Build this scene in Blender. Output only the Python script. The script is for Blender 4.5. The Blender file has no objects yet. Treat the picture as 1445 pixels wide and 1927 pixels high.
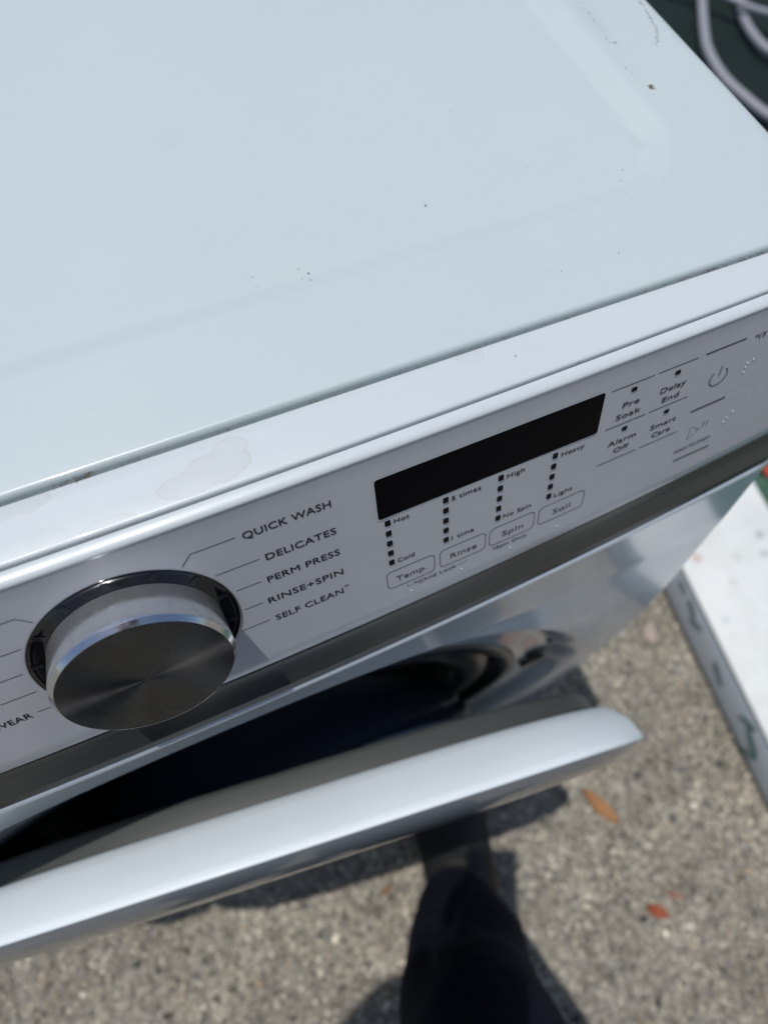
import bpy, bmesh, math, random
import numpy as np
from mathutils import Vector, Matrix, noise
random.seed(7)
rng = np.random.default_rng(7)
PI = math.pi
SC = bpy.context.scene
COL = SC.collection

# ---------------------------------------------------------------- camera
CAM_POS = Vector((0.0462, -0.1371, 1.1983))
R_RIGHT = Vector((0.91512837, -0.39945977, 0.05451572))
R_DOWN = Vector((-0.34349252, -0.84331837, -0.41331226))
R_FWD = Vector((0.21107573, 0.35950803, -0.908956))
cd = bpy.data.cameras.new('camera')
cam = bpy.data.objects.new('camera', cd)
COL.objects.link(cam)
m3 = Matrix((R_RIGHT, -R_DOWN, -R_FWD)).transposed()
cam.matrix_world = Matrix.Translation(CAM_POS) @ m3.to_4x4()
cd.sensor_fit = 'HORIZONTAL'
cd.lens = 6.86
cd.sensor_width = 6.86 * 1445.0 / 1309.2
cd.clip_start = 0.005
cd.clip_end = 400
cd.dof.use_dof = True
cd.dof.focus_distance = 0.272
cd.dof.aperture_fstop = 1.75
SC.camera = cam

# ---------------------------------------------------------------- light
SUN_DIR = Vector((-0.18, 0.115, 1.0)).normalized()
w = bpy.data.worlds.new('World')
SC.world = w
w.use_nodes = True
nt = w.node_tree
bg = nt.nodes['Background']
sky = nt.nodes.new('ShaderNodeTexSky')
sky.sky_type = 'NISHITA'
sky.sun_disc = False
sky.sun_elevation = math.asin(SUN_DIR.z)
sky.sun_rotation = math.atan2(SUN_DIR.x, SUN_DIR.y) % (2 * PI)
sky.air_density = 1.0
sky.dust_density = 1.2
nt.links.new(sky.outputs[0], bg.inputs[0])
bg.inputs[1].default_value = 0.10
sd = bpy.data.lights.new('sun', 'SUN')
sd.energy = 3.2
sd.angle = math.radians(0.55)
sd.color = (1.0, 0.975, 0.94)
so = bpy.data.objects.new('sun', sd)
COL.objects.link(so)
so.rotation_euler = SUN_DIR.to_track_quat('Z', 'Y').to_euler()
so.location = (0, 0, 5)
SC.view_settings.view_transform = 'Standard'
SC.view_settings.look = 'None'
SC.view_settings.gamma = 1
SC.view_settings.use_curve_mapping = False
SC.view_settings.exposure = -0.2
SC.render.engine = 'CYCLES'


# ---------------------------------------------------------------- helpers
def tag(o, label=None, cat=None, group=None, kind=None):
    if label: o['label'] = label
    if cat: o['category'] = cat
    if group: o['group'] = group
    if kind: o['kind'] = kind
    return o


def empty(name, loc=(0, 0, 0), label=None, cat=None, group=None):
    o = bpy.data.objects.new(name, None)
    o.location = loc
    o.empty_display_size = 0.05
    COL.objects.link(o)
    return tag(o, label, cat, group)


def link_mesh(name, me, mat=None, parent=None, smooth=True):
    o = bpy.data.objects.new(name, me)
    COL.objects.link(o)
    if mat is not None and not me.materials:
        me.materials.append(mat)
    if smooth:
        me.polygons.foreach_set('use_smooth', [True] * len(me.polygons))
    if parent is not None:
        o.parent = parent
    return o


def mesh_obj(name, verts, faces, mat=None, parent=None, smooth=True):
    me = bpy.data.meshes.new(name)
    me.from_pydata([tuple(v) for v in verts], [], faces)
    me.update()
    return link_mesh(name, me, mat, parent, smooth)


def grid_faces(nu, nv, closed_u=False, flip=False):
    f = []
    for i in range(nu if closed_u else nu - 1):
        i2 = (i + 1) % nu
        for j in range(nv - 1):
            q = (i * nv + j, i2 * nv + j, i2 * nv + j + 1, i * nv + j + 1)
            f.append(q[::-1] if flip else q)
    return f


def bm_obj(name, bm, mat=None, parent=None, smooth=True):
    bmesh.ops.recalc_face_normals(bm, faces=bm.faces)
    me = bpy.data.meshes.new(name)
    bm.to_mesh(me)
    bm.free()
    return link_mesh(name, me, mat, parent, smooth)


def rbox(name, size, center, bevel, mat, parent=None, seg=3, smooth=True):
    bm = bmesh.new()
    bmesh.ops.create_cube(bm, size=1)
    for v in bm.verts:
        v.co = Vector((v.co.x * size[0], v.co.y * size[1], v.co.z * size[2])) + Vector(center)
    if bevel > 0:
        bmesh.ops.bevel(bm, geom=list(bm.edges), offset=bevel, segments=seg, profile=0.5, affect='EDGES')
    return bm_obj(name, bm, mat, parent, smooth)


def auto_sharp(o, ang=0.6):
    me = o.data
    bm = bmesh.new(); bm.from_mesh(me)
    for e in bm.edges:
        if len(e.link_faces) == 2 and e.calc_face_angle(0) > ang:
            e.smooth = False
    bm.to_mesh(me); bm.free()


def tube(name, pts, r, mat, parent=None, n=14, rad_fn=None, caps=True):
    """tube along pts (list of Vector)"""
    P = [Vector(p) for p in pts]
    verts = []; faces = []
    up = Vector((0, 0, 1))
    N = len(P)
    for i in range(N):
        t = (P[min(i + 1, N - 1)] - P[max(i - 1, 0)]).normalized()
        a = up if abs(t.dot(up)) < 0.95 else Vector((1, 0, 0))
        s = t.cross(a).normalized(); b = s.cross(t)
        rr = r if rad_fn is None else rad_fn(i)
        for k in range(n):
            th = 2 * PI * k / n
            verts.append(P[i] + (s * math.cos(th) + b * math.sin(th)) * rr)
    for i in range(N - 1):
        for k in range(n):
            k2 = (k + 1) % n
            faces.append((i * n + k, i * n + k2, (i + 1) * n + k2, (i + 1) * n + k))
    if caps:
        faces.append(tuple(range(n - 1, -1, -1)))
        faces.append(tuple((N - 1) * n + k for k in range(n)))
    return mesh_obj(name, verts, faces, mat, parent)


def spline(pts, n):
    """Catmull-Rom resample"""
    P = [Vector(p) for p in pts]
    P = [P[0] * 2 - P[1]] + P + [P[-1] * 2 - P[-2]]
    out = []
    for i in range(1, len(P) - 2):
        for k in range(n):
            t = k / n
            a, b, c, d = P[i - 1], P[i], P[i + 1], P[i + 2]
            out.append(0.5 * ((2 * b) + (c - a) * t + (2 * a - 5 * b + 4 * c - d) * t * t + (3 * b - a - 3 * c + d) * t ** 3))
    out.append(P[-2])
    return out


def lathe(name, prof, M, mat, parent=None, n=128, smooth=True):
    """prof: list (radius, depth along axis); M maps local (x,y,z axis) to world; axis = local z"""
    verts = []
    for k in range(n):
        th = 2 * PI * k / n
        for r, d in prof:
            verts.append(M @ Vector((r * math.cos(th), r * math.sin(th), d)))
    o = mesh_obj(name, verts, grid_faces(n, len(prof), True), mat, parent, smooth)
    return o


# ---------------------------------------------------------------- materials
def mat(name, color=(0.8, 0.8, 0.8), rough=0.5, metal=0.0, spec=0.5, coat=0.0, coat_rough=0.05):
    m = bpy.data.materials.new(name)
    m.use_nodes = True
    b = m.node_tree.nodes['Principled BSDF']
    b.inputs['Base Color'].default_value = (*color, 1)
    b.inputs['Roughness'].default_value = rough
    b.inputs['Metallic'].default_value = metal
    b.inputs['Specular IOR Level'].default_value = spec
    b.inputs['Coat Weight'].default_value = coat
    b.inputs['Coat Roughness'].default_value = coat_rough
    return m


class N:
    """small node helper"""
    def __init__(s, m):
        s.t = m.node_tree; s.b = s.t.nodes['Principled BSDF']
        s.tc = s.t.nodes.new('ShaderNodeTexCoord')

    def l(s, a, b): s.t.links.new(a, b)

    def noise(s, scale, detail=4, rough=0.5, vec=None, dist=0.0):
        n = s.t.nodes.new('ShaderNodeTexNoise')
        n.inputs['Scale'].default_value = scale; n.inputs['Detail'].default_value = detail
        n.inputs['Roughness'].default_value = rough; n.inputs['Distortion'].default_value = dist
        s.l(vec or s.tc.outputs['Object'], n.inputs['Vector'])
        return n.outputs['Fac']

    def voro(s, scale, feature='F1', out='Distance', vec=None, rnd=1.0):
        n = s.t.nodes.new('ShaderNodeTexVoronoi')
        n.feature = feature
        n.inputs['Scale'].default_value = scale
        n.inputs['Randomness'].default_value = rnd
        s.l(vec or s.tc.outputs['Object'], n.inputs['Vector'])
        return n.outputs[out]

    def ramp(s, fac, stops, interp='LINEAR'):
        n = s.t.nodes.new('ShaderNodeValToRGB')
        n.color_ramp.interpolation = interp
        e = n.color_ramp.elements
        while len(e) < len(stops): e.new(0.5)
        for k, (p, c) in enumerate(stops):
            e[k].position = p
            e[k].color = (*c, 1) if len(c) == 3 else c
        s.l(fac, n.inputs[0])
        return n.outputs[0]

    def gray(s, fac, stops, interp='LINEAR'):
        return s.ramp(fac, [(p, (v, v, v)) for p, v in stops], interp)

    def math(s, op, a, b=None, c=None):
        n = s.t.nodes.new('ShaderNodeMath'); n.operation = op
        for i, v in enumerate((a, b, c)):
            if v is None: continue
            if isinstance(v, (int, float)): n.inputs[i].default_value = v
            else: s.l(v, n.inputs[i])
        return n.outputs[0]

    def mix(s, fac, a, b, mode='MIX'):
        n = s.t.nodes.new('ShaderNodeMix'); n.data_type = 'RGBA'; n.blend_type = mode
        for i, v in ((0, fac), (6, a), (7, b)):
            if isinstance(v, (int, float)): n.inputs[i].default_value = v
            elif isinstance(v, tuple): n.inputs[i].default_value = (*v, 1)
            else: s.l(v, n.inputs[i])
        return n.outputs[2]

    def dist(s, loc, r):
        mp = s.t.nodes.new('ShaderNodeMapping')
        mp.inputs['Scale'].default_value = [1 / v for v in r]
        mp.inputs['Location'].default_value = [-l_ / v for l_, v in zip(loc, r)]
        s.l(s.tc.outputs['Object'], mp.inputs['Vector'])
        ln = s.t.nodes.new('ShaderNodeVectorMath'); ln.operation = 'LENGTH'
        s.l(mp.outputs[0], ln.inputs[0])
        return ln.outputs['Value']

    def spot(s, loc, rad, soft=0.5, warp=None):
        """1 inside an ellipsoid (object space)"""
        mp = s.t.nodes.new('ShaderNodeMapping')
        mp.vector_type = 'POINT'
        r = rad if isinstance(rad, tuple) else (rad, rad, rad)
        mp.inputs['Scale'].default_value = [1 / v for v in r]
        mp.inputs['Location'].default_value = [-l_ / v for l_, v in zip(loc, r)]
        s.l(s.tc.outputs['Object'], mp.inputs['Vector'])
        ln = s.t.nodes.new('ShaderNodeVectorMath'); ln.operation = 'LENGTH'
        s.l(mp.outputs[0], ln.inputs[0])
        d = ln.outputs['Value']
        if warp is not None: d = s.math('ADD', d, warp)
        return s.gray(d, [(0.0, 1), (1 - soft, 1), (1.0, 0)])

    def bump(s, h, strength=0.3, dist=0.001, normal=None):
        n = s.t.nodes.new('ShaderNodeBump')
        n.inputs['Strength'].default_value = strength; n.inputs['Distance'].default_value = dist
        s.l(h, n.inputs['Height'])
        if normal is not None: s.l(normal, n.inputs['Normal'])
        return n.outputs[0]


# white enamel of the lid, faintly uneven and dusty
LIDC = (0.485, 0.59, 0.635)
M_lid = mat('lid_enamel', LIDC, 0.32, spec=0.5, coat=0.25, coat_rough=0.08)
n = N(M_lid)
c1 = n.noise(5, 5, 0.6)
col = n.mix(n.gray(c1, [(0.35, 0), (0.7, 1)]), (0.520, 0.596, 0.616), (0.552, 0.616, 0.620))
fine = n.noise(160, 4, 0.7)
col = n.mix(n.gray(fine, [(0.62, 0), (0.8, 0.16)]), col, (0.40, 0.42, 0.40))
wrp = n.math('MULTIPLY', n.math('SUBTRACT', n.noise(45, 5, 0.7), 0.5), 1.6)
# faint round reflection painted into the enamel colour, and greenish smears
col = n.mix(n.math('MULTIPLY', n.spot((0.081, 0.155, 0.984), (0.0075, 0.0075, 0.02), 0.15), 0.10), col, (0.42, 0.5, 0.56))
col = n.mix(n.math('MULTIPLY', n.spot((0.105, 0.064, 0.984), (0.012, 0.006, 0.02), 0.7, wrp), 0.35), col, (0.55, 0.6, 0.56))
col = n.mix(n.math('MULTIPLY', n.spot((0.285, 0.079, 0.984), (0.003, 0.009, 0.02), 0.8, wrp), 0.35), col, (0.38, 0.43, 0.42))
col = n.mix(n.math('MULTIPLY', n.spot((0.306, 0.155, 0.984), (0.006, 0.03, 0.02), 0.8, wrp), 0.25), col, (0.38, 0.42, 0.42))
mp_ = n.t.nodes.new('ShaderNodeMapping'); mp_.inputs['Scale'].default_value = (3.0, 26.0, 1.0); mp_.inputs['Rotation'].default_value = (0, 0, 0.5)
n.l(n.tc.outputs['Object'], mp_.inputs['Vector'])
stk = n.noise(7, 6, 0.7, vec=mp_.outputs[0])
col = n.mix(n.gray(stk, [(0.52, 0), (0.75, 0.22)]), col, (0.56, 0.62, 0.61))
col = n.mix(n.gray(n.noise(2.2, 3, 0.5), [(0.42, 0), (0.62, 0.30)]), col, (0.53, 0.605, 0.60))
scr = n.t.nodes.new('ShaderNodeMapping'); scr.inputs['Scale'].default_value = (1.2, 60.0, 1.0); scr.inputs['Rotation'].default_value = (0, 0, 1.1)
n.l(n.tc.outputs['Object'], scr.inputs['Vector'])
col = n.mix(n.gray(n.noise(30, 2, 0.5, vec=scr.outputs[0]), [(0.70, 0), (0.74, 0.30)]), col, (0.43, 0.48, 0.49))
# warmer grime where the lid rolls down to the seam
sep = n.t.nodes.new('ShaderNodeSeparateXYZ'); n.l(n.tc.outputs['Object'], sep.inputs[0])
edge = n.gray(n.math('MULTIPLY_ADD', sep.outputs[1], 60.0, 0.25), [(0.0, 0.0), (0.1, 0.6), (0.36, 0.0)])
col = n.mix(n.math('MULTIPLY', edge, n.gray(n.noise(22, 5, 0.65), [(0.4, 0.1), (0.7, 0.8)])), col, (0.40, 0.46, 0.42))
n.l(col, n.b.inputs['Base Color'])
n.l(n.gray(n.noise(14, 5, 0.6), [(0.3, 0.27), (0.75, 0.42)]), n.b.inputs['Roughness'])
n.l(n.bump(n.noise(900, 2, 0.5), 0.05, 0.0002, n.bump(n.noise(3.0, 2, 0.5), 0.25, 0.006)), n.b.inputs['Normal'])


def stained_plastic(name, base, base2, stains):
    m = mat(name, base, 0.36, spec=0.5, coat=0.1)
    n = N(m)
    c = n.mix(n.gray(n.noise(9, 4, 0.6), [(0.35, 0), (0.7, 1)]), base, base2)
    nf = n.noise(28, 3, 0.55, dist=0.6)
    nbig = n.noise(70, 4, 0.6)
    warp = n.math('MULTIPLY', n.math('SUBTRACT', nf, 0.5), 1.5)
    fine_ = n.math('MULTIPLY', n.math('SUBTRACT', n.noise(110, 5, 0.65), 0.5), 0.9)
    groups = {}
    for g, loc, rad, amt in stains: groups.setdefault(g, []).append((loc, rad, amt))
    for g, L in groups.items():
        d = None
        for loc, rad, amt in L:
            q = n.dist(loc, rad)
            d = q if d is None else n.math('SMOOTH_MIN', d, q, 0.25)
        d = n.math('ADD', n.math('ADD', d, warp), fine_)
        amt = L[0][2]
        fill = n.gray(n.math('MULTIPLY', d, 0.5), [(0.0, 0.45), (0.40, 0.7), (0.49, 0.9), (0.52, 0)])
        rim = n.gray(n.math('MULTIPLY', d, 0.5), [(0.44, 0), (0.49, 1), (0.52, 0)])
        c = n.mix(n.math('MULTIPLY', fill, 0.26 * amt), c, (0.49, 0.455, 0.43))
        c = n.mix(n.math('MULTIPLY', rim, 0.15 * amt), c, (0.36, 0.33, 0.31))
    sp = n.gray(nbig, [(0.68, 0), (0.74, 0.2)])
    c = n.mix(sp, c, (0.5, 0.48, 0.46))
    n.l(c, n.b.inputs['Base Color'])
    n.l(n.gray(n.noise(30, 4, 0.6), [(0.3, 0.3), (0.75, 0.45)]), n.b.inputs['Roughness'])
    return m


WHP = (0.570, 0.625, 0.650)
M_fascia = stained_plastic('fascia_plastic', WHP, (0.59, 0.64, 0.658),
                           [(1, (0.038, -0.0165, 0.981), (0.0095, 0.0042, 0.02), 1.0),
                            (1, (0.050, -0.0135, 0.981), (0.011, 0.0055, 0.02), 0.9),
                            (1, (0.056, -0.0085, 0.981), (0.006, 0.004, 0.02), 0.8),
                            (3, (0.153, -0.004, 0.981), (0.005, 0.003, 0.02), 0.8),
                            (4, (0.010, -0.0215, 0.981), (0.009, 0.0035, 0.02), 0.8),
                            (5, (-0.018, -0.004, 0.981), (0.014, 0.003, 0.02), 1.0),
                            (6, (-0.010, -0.019, 0.981), (0.006, 0.004, 0.02), 0.6),
                            (7, (0.262, -0.0005, 0.981), (0.005, 0.002, 0.02), 0.7)])
M_panel = mat('panel_plastic', (0.56, 0.575, 0.62), 0.30, spec=0.5, coat=0.35, coat_rough=0.06)
n = N(M_panel)
pc_ = n.mix(n.gray(n.noise(40, 5, 0.6), [(0.35, 0), (0.8, 1)]), (0.58, 0.595, 0.63), (0.555, 0.568, 0.602))
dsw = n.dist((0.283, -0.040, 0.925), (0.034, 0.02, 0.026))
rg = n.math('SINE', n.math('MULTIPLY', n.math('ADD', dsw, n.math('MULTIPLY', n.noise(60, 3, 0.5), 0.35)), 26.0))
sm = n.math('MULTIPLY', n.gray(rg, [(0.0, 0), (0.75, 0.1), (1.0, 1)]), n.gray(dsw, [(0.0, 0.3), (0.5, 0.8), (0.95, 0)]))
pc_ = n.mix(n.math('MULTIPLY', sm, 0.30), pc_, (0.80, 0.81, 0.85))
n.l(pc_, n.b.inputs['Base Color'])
n.l(n.gray(n.noise(26, 5, 0.65), [(0.3, 0.26), (0.8, 0.40)]), n.b.inputs['Roughness'])
n.l(n.bump(n.noise(1500, 2, 0.5), 0.06, 0.0001), n.b.inputs['Normal'])
M_white = mat('white_enamel', (0.66, 0.725, 0.80), 0.18, spec=0.5, coat=0.5, coat_rough=0.06)
n = N(M_white)
n.l(n.mix(n.gray(n.noise(12, 4, 0.6), [(0.35, 0), (0.8, 1)]), (0.66, 0.725, 0.80), (0.62, 0.68, 0.74)), n.b.inputs['Base Color'])
M_doorw = mat('door_white', (0.58, 0.655, 0.725), 0.45, spec=0.4, coat=0.05, coat_rough=0.1)
n = N(M_doorw)
n.l(n.mix(n.gray(n.noise(18, 5, 0.6), [(0.35, 0), (0.8, 1)]), (0.76, 0.825, 0.86), (0.72, 0.78, 0.815)), n.b.inputs['Base Color'])
M_strip = mat('graphite_strip', (0.05, 0.055, 0.055), 0.28, spec=0.5)
n = N(M_strip)
n.l(n.mix(n.noise(60, 4, 0.6), (0.038, 0.043, 0.044), (0.050, 0.055, 0.053)), n.b.inputs['Base Color'])
M_darkdoor = mat('graphite_door_back', (0.072, 0.078, 0.074), 0.5, spec=0.35)
n = N(M_darkdoor)
n.l(n.mix(n.noise(35, 5, 0.65), (0.044, 0.049, 0.046), (0.058, 0.062, 0.057)), n.b.inputs['Base Color'])
M_bezel = mat('door_bezel_gloss', (0.16, 0.18, 0.20), 0.16, spec=0.6, coat=0.5)
M_black = mat('gloss_black', (0.006, 0.006, 0.008), 0.10, spec=0.5, coat=0.3)
M_display = mat('display_black', (0.0012, 0.0012, 0.003), 0.3, spec=0.05)
n = N(M_display)
mpg = n.t.nodes.new('ShaderNodeMapping'); mpg.inputs['Scale'].default_value = (260, 260, 260)
M_ink = mat('black_ink', (0.012, 0.013, 0.016), 0.55)
M_ink2 = mat('grey_ink', (0.10, 0.105, 0.115), 0.5)
M_rubber = mat('black_rubber', (0.032, 0.037, 0.048), 0.30, spec=0.5, coat=0.15)
M_glass = mat('door_glass_dark', (0.026, 0.038, 0.062), 0.10, spec=0.7, coat=0.5)
M_steel = mat('drum_steel', (0.42, 0.43, 0.45), 0.28, metal=1.0)
M_chrome = mat('chrome', (0.68, 0.70, 0.73), 0.10, metal=1.0)
n = N(M_chrome)
n.l(n.gray(n.noise(90, 6, 0.75), [(0.35, 0.06), (0.8, 0.30)]), n.b.inputs['Roughness'])
M_side = mat('brushed_chrome', (0.50, 0.52, 0.55), 0.25, metal=0.85, coat=0.5, coat_rough=0.05)
n = N(M_side)
n.l(n.gray(n.noise(120, 6, 0.75), [(0.3, 0.10), (0.8, 0.34)]), n.b.inputs['Roughness'])
n.l(n.mix(n.gray(n.noise(200, 5, 0.8), [(0.55, 0), (0.75, 0.6)]), (0.62, 0.64, 0.67), (0.82, 0.82, 0.82)), n.b.inputs['Base Color'])
M_spun = mat('spun_metal', (0.29, 0.295, 0.31), 0.28, metal=1.0)
n = N(M_spun)
n.b.inputs['Anisotropic'].default_value = 0.92
tg = n.t.nodes.new('ShaderNodeTangent'); tg.direction_type = 'RADIAL'; tg.axis = 'Z'
n.l(tg.outputs[0], n.b.inputs['Tangent'])
n.l(n.gray(n.noise(60, 6, 0.7), [(0.3, 0.24), (0.8, 0.33)]), n.b.inputs['Roughness'])
M_tick = mat('dial_tick_grey', (0.020, 0.020, 0.026), 0.12)
M_dirt = mat('brown_dirt', (0.17, 0.135, 0.085), 0.9)
M_dirt2 = mat('grey_dirt', (0.17, 0.18, 0.175), 0.9)
M_rust = mat('rusty_grime', (0.13, 0.095, 0.065), 0.9)
M_hose = mat('hose_grey', (0.30, 0.305, 0.34), 0.55)
M_groove = mat('seam_filler_dark', (0.10, 0.115, 0.12), 0.8)

# =================================================================== WASHER
W2 = 0.349
H = 0.984
washer = empty('washing_machine', (0, 0.36, 0),
               'white front loading washing machine with its round door slightly open', 'washing machine')


def wp(o, parent=None):
    """parent while keeping world position (all meshes are modelled in world coordinates)"""
    p = parent or washer
    o.parent = p
    o.matrix_parent_inverse = p.matrix_basis.inverted() if p.parent is None else Matrix.Identity(4)
    return o


def part(o):
    return wp(o, washer)


# cabinet
cab = rbox('cabinet', (2 * W2 - 0.004, 0.775, 0.945), (0, 0.3725, 0.4925), 0.008, M_white)
part(cab)
for sx in (-1, 1):
    for yy in (-0.01, 0.70):
        M = Matrix.Translation((sx * 0.29, yy, 0))
        part(lathe('levelling_foot', [(0.0, 0.0), (0.022, 0.0), (0.024, 0.004), (0.018, 0.011), (0.007, 0.013), (0.007, 0.022), (0, 0.022)], M, M_rubber, n=20))


# lid with recessed tray
def lid_mesh():
    xs = sorted(set(list(np.linspace(-W2, W2, 120)) + list(np.linspace(0.255, 0.335, 40)) + list(np.linspace(-0.335, -0.255, 40))
                    + list(np.linspace(0.331, W2, 10)) + list(np.linspace(-W2, -0.331, 10))))
    ys = sorted(set(list(np.linspace(0, 0.762, 100)) + list(np.linspace(0, 0.0022, 8)) + list(np.linspace(0.03, 0.11, 50)) + list(np.linspace(0.66, 0.762, 20))))
    hx, y0, y1, rc, wd, dep = 0.299, 0.046, 0.70, 0.042, 0.014, 0.0055
    cy = (y0 + y1) / 2; hy = (y1 - y0) / 2

    def z(x, y):
        qx = abs(x) - (hx - rc); qy = abs(y - cy) - (hy - rc)
        d = math.hypot(max(qx, 0), max(qy, 0)) + min(max(qx, qy), 0) - rc     # <0 inside the tray
        t = min(max(-d / wd, 0), 1); t = t * t * (3 - 2 * t)
        zz = H - dep * t
        # rolled sides
        e = abs(x) - (W2 - 0.010)
        if e > 0: zz -= 0.010 * (1 - math.sqrt(max(0, 1 - (e / 0.010) ** 2)))
        e = 0.0022 - y
        if e > 0: zz -= 0.0026 * (1 - math.sqrt(max(0, 1 - (e / 0.0022) ** 2)))
        e = y - (0.762 - 0.006)
        if e > 0: zz -= 0.006 * (1 - math.sqrt(max(0, 1 - (e / 0.006) ** 2)))
        zz += 0.0006 * noise.noise(Vector((x * 6, y * 6, 0.3)))
        return zz
    V = [(x, y, z(x, y)) for x in xs for y in ys]
    nx, ny = len(xs), len(ys)
    F = grid_faces(nx, ny)
    # skirt down to the cabinet
    ring = [i * ny for i in range(nx)] + [(nx - 1) * ny + j for j in range(1, ny)] + [i * ny + ny - 1 for i in range(nx - 2, -1, -1)] + [j for j in range(ny - 2, 0, -1)]
    b = len(V)
    for r in ring:
        x, y, zz = V[r]
        V.append((x, y, H - 0.022 if abs(x) > W2 - 1e-6 or y > 0.7 else H - 0.009))
    for k in range(len(ring)):
        k2 = (k + 1) % len(ring)
        F.append((ring[k], b + k, b + k2, ring[k2]))
    return V, F


V, F = lid_mesh()
lid = part(mesh_obj('lid', V, F, M_lid))
lid['label'] = 'pale enamel top panel with a shallow pressed tray, brown scratches and specks'

# flat fascia strip between the seam and the fine joint
YL, ZL = -0.0239, H - 0.0022
KF = 0.0523


def strip_mesh(name, rows_fn, mat_, xs=None):
    xs = xs if xs is not None else np.linspace(-W2, W2, 141)
    V = []
    for x in xs:
        V += rows_fn(float(x))
    return mesh_obj(name, V, grid_faces(len(xs), len(V) // len(xs)), mat_)


def fascia_rows(x):
    f = YL + KF * x * x + 0.0006
    zend = 0.0
    e = abs(x) - (W2 - 0.010)
    if e > 0: zend = 0.010 * (1 - math.sqrt(max(0, 1 - (e / 0.010) ** 2)))
    z = ZL - zend
    return [(x, -0.0012, z - 0.012), (x, -0.0012, z - 0.0006), (x, -0.0018, z), (x, -0.006, z), (x, (f - 0.006) / 2, z), (x, f + 0.0018, z),
            (x, f + 0.0008, z - 0.00015), (x, f + 0.0003, z - 0.0007), (x, f + 0.0003, z - 0.006)]


fascia = part(strip_mesh('top_fascia', fascia_rows, M_fascia))
auto_sharp(fascia, 1.2)
fascia['label'] = 'white plastic strip along the front edge with dried drink stains'
gs = part(rbox('seam_filler', (2 * W2 - 0.01, 0.030, 0.012), (0, -0.005, H - 0.0155), 0.001, M_groove))  # dark grey filler strip in the gap under the lid seam

# control panel: convex bevel + the tilted face
TL = 0.3265
SN, CS = math.sin(TL), math.cos(TL)
YT, ZT = -0.0297, 0.9792
MM = 0.0009745      # one unit of the printed layout in metres


def kv(v): return 0.0554 + 0.05 * v / 0.1019


def S(x, v, off=0.0):
    """point on the tilted panel: x across, v metres down the face, off metres proud"""
    return Vector((x, YT + kv(v) * x * x - SN * v - CS * off, ZT - CS * v + SN * off))


def vb(x): return 0.1022 - 0.05 * x * x


XS = sorted(set(list(np.linspace(-W2, W2, 141)) + list(np.linspace(0.325, W2, 12)) + list(np.linspace(-W2, -0.325, 12))))


def endroll(x, r=0.009):
    e = abs(x) - (W2 - r)
    return r * (1 - math.sqrt(max(0, 1 - (e / r) ** 2))) if e > 0 else 0.0


def panel_rows(x):
    er = endroll(x)
    f = YL + KF * x * x
    t = S(x, 0)
    rows = [(x, f - 0.0002, ZL - 0.006), (x, f - 0.0002, ZL - 0.0008), (x, f - 0.0006, ZL - 0.0002), (x, f - 0.0012, ZL - 0.0001)]
    rows = [Vector(r) for r in rows]
    a = rows[-1]
    # convex bevel towards the face edge
    for k in range(1, 9):
        u = k / 9
        p = a.lerp(t, u)
        bul = 0.0016 * math.sin(PI * u) ** 0.8
        p += Vector((0, -0.95 * bul, 0.35 * bul))
        rows.append(p)
    rows.append(S(x, 0.0, 0.0001))
    rows.append(S(x, 0.0006, 0.0))
    b = vb(x)
    for k in range(1, 15):
        rows.append(S(x, 0.0006 + (b - 0.0016) * k / 14, 0))
    rows.append(S(x, b - 0.0003, -0.0003))
    rows.append(S(x, b, -0.0012))
    rows.append(S(x, b + 0.0002, -0.006))
    return [(p.x, p.y + er, p.z - er * 0.2) for p in rows]


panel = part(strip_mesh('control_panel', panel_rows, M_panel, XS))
auto_sharp(panel, 0.45)
# the bevel is the same moulding in gloss white: second material slot on its rows
panel.data.materials.append(M_white if False else M_fascia)
nr = len(panel_rows(0.0))
for p in panel.data.polygons:
    j = min(v % nr for v in p.vertices)
    if j < 12: p.material_index = 1

# dark band below the panel
def yfront(x, z):
    """front body surface (measured at the right edge, bowed towards the middle)"""
    zs = [0.02, 0.10, 0.28, 0.40, 0.50, 0.60, 0.68, 0.78, 0.862]
    ye = [-0.064, -0.077, -0.088, -0.0905, -0.089, -0.082, -0.0745, -0.0650, -0.0560]
    y = float(np.interp(z, ZZ, YY))
    kk = 0.02 + 0.10 * min(max((z - 0.785) / 0.07, 0), 1)
    return y - kk * (0.343 ** 2 - x * x)


_z = np.array([0.0, 0.10, 0.28, 0.40, 0.50, 0.60, 0.68, 0.78, 0.87]); _y = np.array([-0.062, -0.077, -0.088, -0.0910, -0.091, -0.087, -0.0800, -0.0680, -0.0560])
_c = np.polyfit(_z, _y, 5)
ZZ = np.linspace(0, 0.88, 120); YY = np.polyval(_c, ZZ)
ZS = 0.857


def zs_at(x): return 0.8555 + 0.03 * x * x


def strip_rows(x):
    er = endroll(x, 0.008)
    a = S(x, vb(x) + 0.0004, -0.0014)
    b = Vector((x, yfront(x, zs_at(x)) + 0.0012, zs_at(x) + 0.0002))
    rows = [S(x, vb(x) - 0.004, -0.007), a]
    for k in range(1, 8):
        u = k / 7
        p = a.lerp(b, u) + Vector((0, 0.0014 * math.sin(PI * u), 0))
        rows.append(p)
    rows.append(b + Vector((0, 0.010, -0.002)))
    return [(p[0], p[1] + er, p[2]) for p in rows]


strip = part(strip_mesh('dark_band', strip_rows, M_strip, XS))
strip['label'] = 'dark graphite band under the control panel'

# ---- front body with porthole and door recess
PC = (0.0, 0.512)          # porthole centre x, z
PR0, RR = 0.248, 0.311    # porthole radius, recess radius


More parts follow.
